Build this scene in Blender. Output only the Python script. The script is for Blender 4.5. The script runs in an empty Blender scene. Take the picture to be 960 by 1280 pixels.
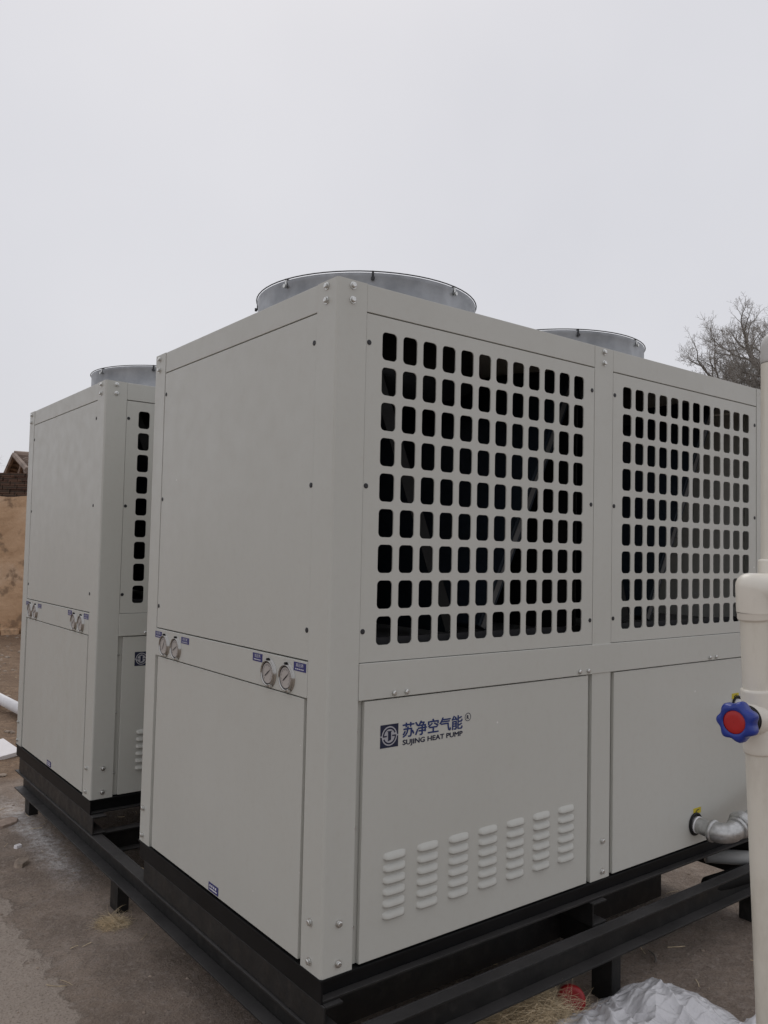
import bpy, bmesh, math, random
from mathutils import Vector, Matrix, noise
S = bpy.context.scene
COL = S.collection
rnd = random.Random(7)
PI = math.pi

# ------------------------------------------------------------------ camera
CAM = Vector((-1.21556, -1.80363, 1.11205))
RIGHT = Vector((0.79144246, -0.61085342, 0.02183885))
UP = Vector((-0.0464567, -0.02448884, 0.99862008))
FWD = Vector((0.60947569, 0.79136489, 0.04775974))
cd = bpy.data.cameras.new('camera')
cam = bpy.data.objects.new('camera', cd)
COL.objects.link(cam)
M3 = Matrix((RIGHT, UP, -FWD)).transposed()
cam.matrix_world = Matrix.Translation(CAM) @ M3.to_4x4()
cd.sensor_fit = 'VERTICAL'
cd.sensor_height = 36
cd.lens = 1023.22 / 1280 * 36
cd.clip_start = 0.02
cd.clip_end = 3000
S.camera = cam
S.render.resolution_x = 768
S.render.resolution_y = 1024

# ------------------------------------------------------------------ light
SUN_EL, SUN_AZ = math.radians(58), math.radians(62)     # azimuth of the sun, from +X towards +Y
W = bpy.data.worlds.new('World')
S.world = W
W.use_nodes = True
nt = W.node_tree
for n in list(nt.nodes): nt.nodes.remove(n)
out = nt.nodes.new('ShaderNodeOutputWorld')
sky = nt.nodes.new('ShaderNodeTexSky')
sky.sky_type = 'NISHITA'
sky.sun_disc = False
sky.sun_elevation = SUN_EL
sky.sun_rotation = PI / 2 - SUN_AZ
sky.dust_density = 5
b1 = nt.nodes.new('ShaderNodeBackground'); b1.inputs[1].default_value = 0.08
nt.links.new(sky.outputs[0], b1.inputs[0])
b2 = nt.nodes.new('ShaderNodeBackground')                 # the even cloud layer
b2.inputs[1].default_value = 1.0
wtc = nt.nodes.new('ShaderNodeTexCoord'); wno = nt.nodes.new('ShaderNodeTexNoise'); wra = nt.nodes.new('ShaderNodeValToRGB')
wno.inputs['Scale'].default_value = 2.2; wno.inputs['Detail'].default_value = 4
wra.color_ramp.elements[0].position = .3; wra.color_ramp.elements[0].color = (.70, .703, .745, 1)
wra.color_ramp.elements[1].position = .7; wra.color_ramp.elements[1].color = (.765, .765, .80, 1)
nt.links.new(wtc.outputs['Generated'], wno.inputs[0]); nt.links.new(wno.outputs[0], wra.inputs[0]); nt.links.new(wra.outputs[0], b2.inputs[0])
mx = nt.nodes.new('ShaderNodeMixShader'); mx.inputs[0].default_value = 0.9
nt.links.new(b1.outputs[0], mx.inputs[1]); nt.links.new(b2.outputs[0], mx.inputs[2])
nt.links.new(mx.outputs[0], out.inputs[0])
sl = bpy.data.lights.new('sun', 'SUN')
sl.energy = 0.5; sl.angle = math.radians(30); sl.color = (1, .96, .9)
sun = bpy.data.objects.new('sun', sl); COL.objects.link(sun)
sd = Vector((math.cos(SUN_EL) * math.cos(SUN_AZ), math.cos(SUN_EL) * math.sin(SUN_AZ), math.sin(SUN_EL)))
sun.rotation_euler = sd.to_track_quat('Z', 'Y').to_euler()
S.view_settings.view_transform = 'Standard'
S.view_settings.look = 'None'
S.view_settings.exposure = 0.0
S.view_settings.gamma = 1.0

# ------------------------------------------------------------------ materials
class NB:
    def __init__(s, name):
        s.m = bpy.data.materials.new(name); s.m.use_nodes = True
        s.t = s.m.node_tree; s.p = s.t.nodes['Principled BSDF']
        s.co = s.n('ShaderNodeTexCoord')
    def n(s, t, **k):
        x = s.t.nodes.new(t)
        for a, b in k.items(): setattr(x, a, b)
        return x
    def l(s, a, b): s.t.links.new(a, b)
    def set(s, **k):
        for a, b in k.items():
            i = s.p.inputs[a.replace('_', ' ')]
            i.default_value = (*b, 1) if isinstance(b, tuple) and len(b) == 3 else b
        return s
    def noise(s, scale, detail=4, rough=.55, stretch=None, coord='Object', dist=0):
        mp = s.n('ShaderNodeMapping')
        s.l(s.co.outputs[coord], mp.inputs[0])
        if stretch: mp.inputs[3].default_value = stretch
        x = s.n('ShaderNodeTexNoise'); x.inputs['Scale'].default_value = scale
        x.inputs['Detail'].default_value = detail; x.inputs['Roughness'].default_value = rough
        x.inputs['Distortion'].default_value = dist
        s.l(mp.outputs[0], x.inputs[0]); return x.outputs[0]
    def ramp(s, src, stops):
        r = s.n('ShaderNodeValToRGB'); e = r.color_ramp.elements
        while len(e) < len(stops): e.new(.5)
        for el, (p, c) in zip(e, stops):
            el.position = p; el.color = (*c, 1) if isinstance(c, tuple) else (c, c, c, 1)
        s.l(src, r.inputs[0]); return r.outputs[0]
    def mix(s, fac, a, b, mode='MIX'):
        x = s.n('ShaderNodeMix', data_type='RGBA', blend_type=mode)
        if isinstance(fac, (int, float)): x.inputs[0].default_value = fac
        else: s.l(fac, x.inputs[0])
        for i, v in ((6, a), (7, b)):
            if isinstance(v, tuple): x.inputs[i].default_value = (*v, 1)
            else: s.l(v, x.inputs[i])
        return x.outputs[2]
    def math(s, op, a, b=None):
        x = s.n('ShaderNodeMath', operation=op)
        for i, v in ((0, a), (1, b)):
            if v is None: continue
            if isinstance(v, (int, float)): x.inputs[i].default_value = v
            else: s.l(v, x.inputs[i])
        return x.outputs[0]
    def color(s, c): s.l(c, s.p.inputs['Base Color']); return s
    def bump(s, h, strength=.3, dist=.01):
        b = s.n('ShaderNodeBump'); b.inputs['Strength'].default_value = strength
        b.inputs['Distance'].default_value = dist
        if s.p.inputs['Normal'].is_linked:
            s.l(s.p.inputs['Normal'].links[0].from_socket, b.inputs['Normal'])
        s.l(h, b.inputs['Height']); s.l(b.outputs[0], s.p.inputs['Normal']); return s

def simple(name, col, rough=.5, metal=0., var=.15, scale=8, bump=0., bscale=60):
    b = NB(name).set(Roughness=rough, Metallic=metal)
    n = b.noise(scale)
    lo = tuple(c * (1 - var) for c in col); hi = tuple(min(1, c * (1 + var)) for c in col)
    b.color(b.ramp(n, [(.3, lo), (.7, hi)]))
    if bump: b.bump(b.noise(bscale), bump, .004)
    return b.m

MAT = {}
def paint_mat():
    b = NB('grey_enamel').set(Roughness=.38)
    base = b.ramp(b.noise(1.1, 3), [(.3, (.500, .500, .460)), (.7, (.532, .532, .494))])
    streak = b.ramp(b.noise(9, 4, .6, (1, 1, .05)), [(.35, (.993, .992, .99)), (.6, (1, 1, 1))])
    c = b.mix(1, base, streak, 'MULTIPLY')
    v = b.n('ShaderNodeTexVoronoi'); v.inputs['Scale'].default_value = 11
    b.l(b.co.outputs['Object'], v.inputs[0])
    sp = b.n('ShaderNodeSeparateColor'); b.l(v.outputs['Color'], sp.inputs[0])
    near = b.math('LESS_THAN', v.outputs['Distance'], .045)
    few = b.math('GREATER_THAN', sp.outputs[0], .9)
    c = b.mix(b.math('MULTIPLY', near, few), c, (.70, .69, .67))
    dust = b.ramp(b.noise(35, 6, .7), [(.5, 0.), (.8, .22)])
    c = b.mix(dust, c, (.43, .40, .35))
    b.color(c)
    b.l(b.ramp(b.noise(14, 5), [(.3, .33), (.7, .5)]), b.p.inputs['Roughness'])
    b.bump(b.noise(420, 2), .06, .001)
    b.bump(b.noise(1.6, 1), .16, .012)
    return b.m
MAT['paint'] = paint_mat()
b = NB('black_steel').set(Roughness=.5)
c = b.ramp(b.noise(7, 5), [(.3, (.008, .008, .008)), (.75, (.018, .017, .016))])
c = b.mix(b.ramp(b.noise(22, 6, .7), [(.52, 0.), (.8, .5)]), c, (.055, .048, .043))
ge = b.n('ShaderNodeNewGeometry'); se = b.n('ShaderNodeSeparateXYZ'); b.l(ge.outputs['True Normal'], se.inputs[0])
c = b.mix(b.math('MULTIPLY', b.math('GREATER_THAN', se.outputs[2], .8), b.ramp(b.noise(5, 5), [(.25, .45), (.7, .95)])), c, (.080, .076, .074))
b.color(c); b.l(b.ramp(b.noise(18, 5), [(.3, .36), (.7, .62)]), b.p.inputs['Roughness'])
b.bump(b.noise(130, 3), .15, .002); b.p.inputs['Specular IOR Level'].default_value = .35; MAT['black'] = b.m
MAT['rail'] = simple('black_rail', (.006, .006, .0065), .5, var=.3); MAT['rail'].node_tree.nodes['Principled BSDF'].inputs['Specular IOR Level'].default_value = .18
b = NB('galvanized').set(Metallic=.75)
c = b.ramp(b.noise(9, 5, .6), [(.3, (.24, .25, .265)), (.7, (.37, .38, .395))]); b.color(c)
b.l(b.ramp(b.noise(30, 4), [(.3, .34), (.7, .52)]), b.p.inputs['Roughness']); MAT['galv'] = b.m
b = NB('cast_galvanized').set(Metallic=.85)
c = b.ramp(b.noise(40, 5, .6), [(.3, (.38, .38, .37)), (.7, (.60, .60, .59))]); b.color(c)
b.l(b.ramp(b.noise(60, 4), [(.3, .28), (.7, .5)]), b.p.inputs['Roughness']); b.bump(b.noise(150, 3), .25, .002); MAT['cast'] = b.m
MAT['zinc'] = simple('zinc_bolt', (.62, .62, .60), .3, .95, .2, 200)
MAT['dark_metal'] = simple('dark_wire', (.03, .03, .033), .4, .3)
MAT['chrome'] = simple('chrome', (.40, .39, .37), .2, 1.)
MAT['dial'] = simple('dial_face', (.44, .41, .385), .35, var=.06)
MAT['ink_and_shade'] = simple('black_ink_and_shade', (.015, .015, .018), .5)  # print and screws; also painted shade in louvre slots and dial rims
MAT['blue_print'] = simple('blue_print', (.009, .027, .125), .45, var=.1, scale=60)
MAT['navy_print'] = simple('navy_print', (.005, .009, .036), .45, var=.1, scale=60)
MAT['blue_label'] = simple('blue_label', (.022, .025, .15), .4, var=.15, scale=90)
MAT['white_print'] = simple('white_print', (.62, .62, .66), .5)
MAT['emblem_light'] = simple('emblem_light', (.42, .42, .45), .5)
MAT['yellow'] = simple('yellow_label', (.52, .42, .025), .45)
MAT['rubber'] = simple('rubber', (.012, .012, .012), .55); MAT['rubber'].node_tree.nodes['Principled BSDF'].inputs['Specular IOR Level'].default_value = .25
b = NB('coil_fins').set(Roughness=.55, Specular_IOR_Level=.3)
w = b.n('ShaderNodeTexWave', wave_type='BANDS', bands_direction='Y'); w.inputs['Scale'].default_value = 120
b.l(b.co.outputs['Object'], w.inputs[0])
c = b.mix(b.noise(3), (.010, .013, .030), (.012, .023, .026)); b.color(c); b.bump(w.outputs[0], .3, .002); MAT['coil'] = b.m
MAT['pan'] = simple('pan_steel', (.10, .10, .10), .5, .2)
b = NB('pvc').set(Roughness=.28)
c = b.ramp(b.noise(5, 4), [(.3, (.68, .645, .56)), (.7, (.74, .705, .625))])
c = b.mix(b.ramp(b.noise(16, 6, .7, (1, 1, .35)), [(.48, 0.), (.8, .4)]), c, (.36, .30, .235)); b.color(c)
b.bump(b.noise(90, 3), .05, .002); MAT['pvc'] = b.m
MAT['pvc_joint'] = simple('pvc_joint', (.74, .70, .62), .26, var=.05, scale=14)
MAT['grey_pvc'] = simple('grey_pvc', (.40, .40, .39), .35)
MAT['pvc_cap'] = simple('pvc_cap', (.50, .49, .47), .3, var=.05)
MAT['white_pvc'] = simple('white_pvc', (.80, .79, .80), .35, var=.04)
MAT['white_foam'] = simple('white_foam', (.80, .77, .77), .6, var=.05, bump=.2)
MAT['wheel_blue'] = simple('blue_plastic', (.012, .035, .26), .32, var=.12)
MAT['wheel_red'] = simple('red_plastic', (.42, .012, .012), .42, var=.12)
MAT['red_lid'] = simple('red_lid', (.33, .012, .014), .4, var=.2)
MAT['straw'] = simple('straw', (.62, .50, .33), .7, var=.35, scale=40)
MAT['string'] = simple('string', (.62, .52, .46), .7)
MAT['stone'] = simple('stone', (.30, .24, .19), .9, var=.3, scale=25, bump=.5)
MAT['cardboard'] = simple('flake', (.34, .26, .21), .85, var=.25, scale=30)
MAT['bark'] = simple('bark', (.19, .17, .15), .9, var=.3, scale=6)
MAT['twig'] = simple('twig', (.29, .27, .245), .9, var=.25, scale=3)
MAT['twig_olive'] = simple('twig_olive', (.20, .19, .135), .9, var=.3, scale=3)
# plastic film
b = NB('plastic_film').set(Roughness=.3)
c = b.ramp(b.noise(9, 5, .6), [(.3, (.74, .73, .75)), (.7, (.86, .85, .87))]); b.color(c)
b.p.inputs['Transmission Weight'].default_value = .25; b.p.inputs['Roughness'].default_value = .16
b.bump(b.noise(9, 3, .5, (1, 2.6, 1), dist=1.5), .5, .02); b.bump(b.noise(42, 3, .55, (1.8, .7, 1), dist=2.0), .45, .005); MAT['film'] = b.m
# house
b = NB('mud_plaster').set(Roughness=.95)
c = b.ramp(b.noise(1.2, 6, .6), [(.3, (.43, .27, .155)), (.52, (.56, .375, .235)), (.72, (.66, .49, .35))])
c = b.mix(b.ramp(b.noise(2.2, 6, .62), [(.55, 0.), (.61, .75)]), c, (.21, .14, .09))
c = b.mix(b.ramp(b.noise(3, 3, .5, (3, 3, .25)), [(.62, 0.), (.68, .5)]), c, (.22, .15, .10))
b.color(c); b.bump(b.noise(6, 6), .6, .05); MAT['mud'] = b.m
b = NB('old_brick').set(Roughness=.95)
br = b.n('ShaderNodeTexBrick'); br.inputs['Scale'].default_value = 1
br.inputs['Brick Width'].default_value = .24; br.inputs['Row Height'].default_value = .07; br.inputs['Mortar Size'].default_value = .012
br.inputs['Color1'].default_value = (.085, .045, .032, 1); br.inputs['Color2'].default_value = (.15, .085, .058, 1); br.inputs['Mortar'].default_value = (.055, .038, .028, 1)
mp = b.n('ShaderNodeMapping'); mp.inputs[2].default_value = (PI / 2, 0, 0)
b.l(b.co.outputs['Object'], mp.inputs[0]); b.l(mp.outputs[0], br.inputs[0])
b.color(b.mix(b.ramp(b.noise(3), [(.4, 0.), (.7, .5)]), br.outputs[0], (.06, .045, .03))); b.bump(br.outputs[1], -.5, .02); MAT['brick'] = b.m
MAT['tile'] = simple('roof_tile', (.25, .19, .155), .9, var=.35, scale=3, bump=.4)

def ground_mat():
    b = NB('yard_ground').set(Roughness=.92)
    n1 = b.noise(1.3, 6, .62); n2 = b.noise(6, 6, .65); n3 = b.noise(32, 6, .7)
    conc = b.ramp(n1, [(.28, (.215, .162, .124)), (.5, (.29, .226, .178)), (.72, (.385, .312, .255))])
    conc = b.mix(b.ramp(n2, [(.42, .6), (.6, 0.)]), conc, (.165, .126, .099))
    conc = b.mix(b.ramp(n3, [(.48, 0.), (.75, .7)]), conc, (.35, .30, .26))
    soil = b.ramp(n2, [(.3, (.17, .105, .062)), (.5, (.245, .16, .098)), (.7, (.33, .225, .145))])
    soil = b.mix(b.ramp(n3, [(.45, .55), (.62, 0.)]), soil, (.11, .07, .042))
    geo = b.n('ShaderNodeSeparateXYZ'); b.l(b.co.outputs['Object'], geo.inputs[0])
    X, Y = geo.outputs[0], geo.outputs[1]
    edge = b.math('ADD', Y, b.math('MULTIPLY', b.math('SUBTRACT', n1, .5), .9))
    mr = b.n('ShaderNodeMapRange'); b.l(edge, mr.inputs[0]); mr.inputs[1].default_value = 3.55; mr.inputs[2].default_value = 3.8
    c = b.mix(mr.outputs[0], conc, soil)
    # broken pale concrete margin towards -x
    e2 = b.math('ADD', X, b.math('MULTIPLY', b.math('SUBTRACT', n2, .5), .35))
    m2 = b.n('ShaderNodeMapRange'); b.l(e2, m2.inputs[0]); m2.inputs[1].default_value = -.30; m2.inputs[2].default_value = -.325
    notfar = b.math('LESS_THAN', Y, 2.4)
    c = b.mix(b.math('MULTIPLY', b.math('MULTIPLY', m2.outputs[0], notfar), .65), c, (.43, .365, .31))
    # spilt white powder along the frame
    dx = b.math('ABSOLUTE', b.math('ADD', X, b.math('MULTIPLY', b.math('SUBTRACT', n2, .5), .14)))
    m3 = b.n('ShaderNodeMapRange'); b.l(dx, m3.inputs[0]); m3.inputs[1].default_value = .10; m3.inputs[2].default_value = .02
    ya = b.n('ShaderNodeMapRange'); b.l(Y, ya.inputs[0]); ya.inputs[1].default_value = 1.85; ya.inputs[2].default_value = 2.3
    yb = b.n('ShaderNodeMapRange'); b.l(Y, yb.inputs[0]); yb.inputs[1].default_value = 3.4; yb.inputs[2].default_value = 2.9
    f = b.math('MULTIPLY', m3.outputs[0], b.math('MULTIPLY', ya.outputs[0], yb.outputs[0]))
    f = b.math('MULTIPLY', f, b.ramp(n3, [(.38, .15), (.6, 1.)]))
    c = b.mix(f, c, (.60, .57, .55))
    n4 = b.noise(110, 5, .75)
    c = b.mix(b.ramp(n4, [(.38, .6), (.46, 0.)]), c, (.085, .066, .054))
    c = b.mix(b.ramp(n4, [(.57, 0.), (.68, .5)]), c, (.46, .41, .36))
    b.color(c)
    b.bump(b.math('MULTIPLY', m2.outputs[0], notfar), .7, .012)
    b.bump(n2, .5, .03); b.bump(n3, .7, .016)
    b.bump(b.noise(140, 4, .7), .5, .005)
    return b.m
MAT['ground'] = ground_mat()

# ------------------------------------------------------------------ helpers
def link(name, bm, mat, parent=None, smooth=False, loc=None):
    me = bpy.data.meshes.new(name)
    bm.normal_update(); bm.to_mesh(me); bm.free()
    if smooth:
        for p in me.polygons: p.use_smooth = True
    for m in (mat if isinstance(mat, (list, tuple)) else [mat]): me.materials.append(MAT[m])
    o = bpy.data.objects.new(name, me); COL.objects.link(o)
    if parent: o.parent = parent
    if loc is not None: o.location = loc
    return o
def inst(name, me, parent, loc, rot=(0, 0, 0)):
    o = bpy.data.objects.new(name, me); COL.objects.link(o)
    o.parent = parent; o.location = loc; o.rotation_euler = rot; return o
def thing(name, label, cat, loc=(0, 0, 0), group=None):
    o = bpy.data.objects.new(name, None); COL.objects.link(o); o.location = loc
    tag(o, label, cat, group); return o
def tag(o, label, cat, group=None):
    o['label'] = label; o['category'] = cat
    if group: o['group'] = group
    return o
def box(bm, x0, x1, y0, y1, z0, z1, bev=0., seg=2):
    r = bmesh.ops.create_cube(bm, size=1)
    vs = r['verts']
    bmesh.ops.scale(bm, vec=(x1 - x0, y1 - y0, z1 - z0), verts=vs)
    bmesh.ops.translate(bm, vec=((x0 + x1) / 2, (y0 + y1) / 2, (z0 + z1) / 2), verts=vs)
    if bev:
        es = list({e for v in vs for e in v.link_edges})
        bmesh.ops.bevel(bm, geom=es, offset=bev, segments=seg, affect='EDGES', profile=.5)
    return bm
def boxm(*a, **k): return box(bmesh.new(), *a, **k)
def frame(d):
    d = d.normalized(); a = Vector((0, 0, 1)) if abs(d.z) < .9 else Vector((1, 0, 0))
    u = d.cross(a).normalized(); return u, d.cross(u).normalized()
def tube(bm, pts, rad, n=10, cap=True):
    pts = [Vector(p) for p in pts]
    rr = rad if isinstance(rad, (list, tuple)) else [rad] * len(pts)
    rings = []; u = None
    for i, p in enumerate(pts):
        d = (pts[min(i + 1, len(pts) - 1)] - pts[max(i - 1, 0)])
        if d.length < 1e-9: d = Vector((0, 0, 1))
        d.normalize()
        if u is None: u, v = frame(d)
        else:
            u = (u - d * u.dot(d)); u = u.normalized() if u.length > 1e-6 else frame(d)[0]; v = d.cross(u)
        rings.append([bm.verts.new(p + (u * math.cos(2 * PI * k / n) + v * math.sin(2 * PI * k / n)) * rr[i]) for k in range(n)])
    for a, c in zip(rings, rings[1:]):
        for k in range(n): bm.faces.new((a[k], a[(k + 1) % n], c[(k + 1) % n], c[k]))
    if cap:
        if n > 2: bm.faces.new(rings[0][::-1]); bm.faces.new(rings[-1])
    return bm
def lathe(bm, prof, n=32, mat=None, cap0=False, cap1=False):
    """prof: (radius, height) along local z; mat is an optional 4x4."""
    rings = []
    for r, z in prof:
        rings.append([bm.verts.new((r * math.cos(2 * PI * k / n), r * math.sin(2 * PI * k / n), z)) for k in range(n)])
    for a, c in zip(rings, rings[1:]):
        for k in range(n): bm.faces.new((a[k], a[(k + 1) % n], c[(k + 1) % n], c[k]))
    if cap0: bm.faces.new(rings[0][::-1])
    if cap1: bm.faces.new(rings[-1])
    if mat is not None: bmesh.ops.transform(bm, matrix=mat, verts=[v for r in rings for v in r])
    return bm
def arc_path(a, corner, c, r, n=8):
    a, q, c = Vector(a), Vector(corner), Vector(c)
    d1 = (a - q).normalized(); d2 = (c - q).normalized()
    p1, p2 = q + d1 * r, q + d2 * r
    o = q + d1 * r + d2 * r
    pts = [a]
    for i in range(n + 1):
        t = i / n * PI / 2
        pts.append(o - d2 * r * math.cos(t) - d1 * r * math.sin(t))
    return pts + [c]
# faces that look along -y (front) or -x (end): a 2-D drawing (s to the viewer's right, t up) laid on them
FRONT = Matrix(((1, 0, 0), (0, 0, -1), (0, 1, 0))).transposed()
FRONT = Matrix(((1, 0, 0, 0), (0, 0, -1, 0), (0, 1, 0, 0), (0, 0, 0, 1)))     # (s,t,n) -> (s,-n,t)
END = Matrix(((0, 0, -1, 0), (-1, 0, 0, 0), (0, 1, 0, 0), (0, 0, 0, 1)))      # (s,t,n) -> (-n,-s,t)
def on(mat4, bm): bmesh.ops.transform(bm, matrix=mat4, verts=bm.verts[:]); return bm
def at_front(x, z, y=0): return Matrix.Translation((x, y, z)) @ FRONT
def at_end(y, z, x=0): return Matrix.Translation((x, y, z)) @ END

def text_mesh(body, w, h, offset=0., bold=0.):
    """lettering scaled to w x h with its lower left corner at the origin, in the (s,t) plane"""
    cu = bpy.data.curves.new('lettering', 'FONT'); cu.body = body; cu.size = 1; cu.offset = offset
    cu.resolution_u = 3
    o = bpy.data.objects.new('lettering', cu); COL.objects.link(o)
    bpy.context.view_layer.update()
    me = bpy.data.meshes.new_from_object(o.evaluated_get(bpy.context.evaluated_depsgraph_get()))
    bpy.data.objects.remove(o); bpy.data.curves.remove(cu)
    bm = bmesh.new(); bm.from_mesh(me); bpy.data.meshes.remove(me)
    xs = [v.co.x for v in bm.verts]; ys = [v.co.y for v in bm.verts]
    if not xs: return bm
    x0, x1, y0, y1 = min(xs), max(xs), min(ys), max(ys)
    for v in bm.verts: v.co = Vector(((v.co.x - x0) / (x1 - x0) * w, (v.co.y - y0) / (y1 - y0) * h, 0))
    if bold:
        me = bpy.data.meshes.new('lettering'); bm.to_mesh(me)
        for k in range(1, 6):
            n0 = len(bm.verts); bm.from_mesh(me); bm.verts.ensure_lookup_table()
            a = k * 2 * PI / 5
            for v in bm.verts[n0:]: v.co += Vector((bold * math.cos(a), bold * math.sin(a) * .6, .00004 * k))
        bpy.data.meshes.remove(me)
    return bm
def poly(bm, pts, n=0.):
    return bm.faces.new([bm.verts.new((p[0], p[1], n)) for p in pts])
def ring_arc(bm, r0, r1, a0, a1, n=20, z=0., cx=0, cy=0):
    vs = []
    for i in range(n + 1):
        a = math.radians(a0 + (a1 - a0) * i / n); c, s = math.cos(a), math.sin(a)
        vs.append((bm.verts.new((cx + r0 * c, cy + r0 * s, z)), bm.verts.new((cx + r1 * c, cy + r1 * s, z))))
    for (a, b_), (c, d) in zip(vs, vs[1:]): bm.faces.new((a, b_, d, c))

# ------------------------------------------------------------------ the setting
def gz(x, y):
    t = max(0, min(1, (y - 1.7) / 1.4)); t = t * t * (3 - 2 * t)
    z = -.40 + .035 * t
    d = math.hypot(x - .5, y - 2)
    amp = .010 + .025 * max(0, min(1, (y - 3.4) / 1.2))
    if d < 30:
        z += amp * noise.fractal(Vector((x * 2.3, y * 2.3, 3)), .9, 2.1, 5) * (1 - d / 30)
        z += .004 * noise.noise(Vector((x * 11, y * 11, 7)))
        if y > 3.4: z += .03 * max(0, noise.noise(Vector((x * 4, y * 4, 1)))) * min(1, (y - 3.4)) * max(0, 1 - d / 30)
    return z
def axis(c, fine, step, far):
    a = []; x = 0; s = step
    while x < far:
        a.append(x)
        if x > fine: s *= 1.22
        x += s
    a.append(far)
    return [c - q for q in a[:0:-1]] + [c + q for q in a]
bm = bmesh.new()
gx, gy = axis(.3, 3.2, .045, 800), axis(1.6, 4.2, .045, 800)
rows = [[bm.verts.new((x, y, gz(x, y))) for x in gx] for y in gy]
for r0, r1 in zip(rows, rows[1:]):
    for i in range(len(gx) - 1): bm.faces.new((r0[i], r0[i + 1], r1[i + 1], r1[i]))
g = link('ground', bm, 'ground', smooth=True); g['kind'] = 'structure'

# ------------------------------------------------------------------ heat pump unit
L, D, H = 2.2917, 1.257, 1.85
P = .0988                     # post width
ZB, ZT, ZL = 1.772, .806, .706
bolt_bm = lathe(bmesh.new(), [(.0105, 0), (.0105, .0025), (.0075, .003), (.0075, .008), (.005, .0095)], 12, cap1=True)
bolt_me = link('bolt', bolt_bm, 'zinc'); BOLT = bolt_me.data; bpy.data.objects.remove(bolt_me)
scr_bm = lathe(bmesh.new(), [(.0074, 0), (.0074, .0012), (.005, .002)], 10, cap1=True)
scr = link('screw', scr_bm, 'ink_and_shade'); SCREW = scr.data; bpy.data.objects.remove(scr)
riv_bm = lathe(bmesh.new(), [(.005, 0), (.005, .003), (.003, .005)], 8, cap1=True)
scr = link('rivet', riv_bm, 'zinc'); RIVET = scr.data; bpy.data.objects.remove(scr)
FR = FRONT.to_euler(); ER = END.to_euler()
def bolts(parent, me, name, front=(), end=(), y=0., x=0.):
    for a, z in front: inst(name, me, parent, (a, y, z), FR)
    for a, z in end: inst(name, me, parent, (x, a, z), ER)

def post_bm(sx, sy):
    """angle post with a rounded nose; sx, sy say which corner"""
    t, r = .014, .009
    pts = [(0, P)]
    for i in range(7):
        a = PI + i / 6 * PI / 2
        pts.append((r + r * math.cos(a), r + r * math.sin(a)))
    pts += [(P, 0), (P, t), (t, t), (t, P)]
    x = lambda p: p[0] if sx > 0 else L - p[0]
    y = lambda p: p[1] if sy > 0 else D - p[1]
    bm = bmesh.new()
    lo = [bm.verts.new((x(p), y(p), 0)) for p in pts]; hi = [bm.verts.new((x(p), y(p), H)) for p in pts]
    n = len(pts)
    for i in range(n): bm.faces.new((lo[i], lo[(i + 1) % n], hi[(i + 1) % n], hi[i]))
    bm.faces.new(hi); bm.faces.new(lo[::-1])
    bmesh.ops.recalc_face_normals(bm, faces=bm.faces[:])
    return bm

def grille_bm(x0, x1, z0, z1, y0):
    nx, nz, px, pz, hw, hh, r = 12, 9, .0751, .0994, .053, .079, .013
    cx, cz = (x0 + x1) / 2, .892 + 4 * pz
    bm = bmesh.new(); V = {}
    def vert(x, z, y=y0):
        k = (round(x, 5), round(z, 5), y)
        if k not in V: V[k] = bm.verts.new((x, y, z))
        return V[k]
    gx0, gz0 = cx - nx * px / 2, cz - nz * pz / 2
    xs = [gx0 + i * px for i in range(nx + 1)]; zs = [gz0 + i * pz for i in range(nz + 1)]
    XS = [x0] + xs + [x1]; ZS = [z0] + zs + [z1]
    for i in range(len(XS) - 1):
        for j in range(len(ZS) - 1):
            a, b_, c, d = XS[i], XS[i + 1], ZS[j], ZS[j + 1]
            if not (1 <= i <= nx and 1 <= j <= nz):
                bm.faces.new((vert(a, c), vert(b_, c), vert(b_, d), vert(a, d))); continue
            mx_, mz_ = (a + b_) / 2, (c + d) / 2
            corners = [(b_, c, mx_ + hw / 2 - r, mz_ - hh / 2 + r, -90), (b_, d, mx_ + hw / 2 - r, mz_ + hh / 2 - r, 0),
                       (a, d, mx_ - hw / 2 + r, mz_ + hh / 2 - r, 90), (a, c, mx_ - hw / 2 + r, mz_ - hh / 2 + r, 180)]
            loop = []
            for (ox, oz, ax, az, a0) in corners:
                arc = [(ax + r * math.cos(math.radians(a0 + 90 * k / 4)), az + r * math.sin(math.radians(a0 + 90 * k / 4))) for k in range(5)]
                loop.append(((ox, oz), arc))
            for q in range(4):
                (o, arc), (o2, arc2) = loop[q], loop[(q + 1) % 4]
                for k in range(4): bm.faces.new((vert(*o), vert(*arc[k + 1]), vert(*arc[k])))
                bm.faces.new((vert(*o), vert(*o2), vert(*arc2[0]), vert(*arc[4])))
            flat = [p for _, arc in loop for p in arc]
            m = len(flat); back = [bm.verts.new((p[0], y0 + .0035, p[1])) for p in flat]
            for k in range(m):
                bm.faces.new((vert(*flat[k]), vert(*flat[(k + 1) % m]), back[(k + 1) % m], back[k]))
    # folded edges
    for (a, b_) in (((x0, z0), (x1, z0)), ((x1, z0), (x1, z1)), ((x1, z1), (x0, z1)), ((x0, z1), (x0, z0))):
        bm.faces.new((bm.verts.new((a[0], y0, a[1])), bm.verts.new((a[0], y0 + .018, a[1])), bm.verts.new((b_[0], y0 + .018, b_[1])), bm.verts.new((b_[0], y0, b_[1]))))
    bmesh.ops.recalc_face_normals(bm, faces=bm.faces[:])
    return bm

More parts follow.
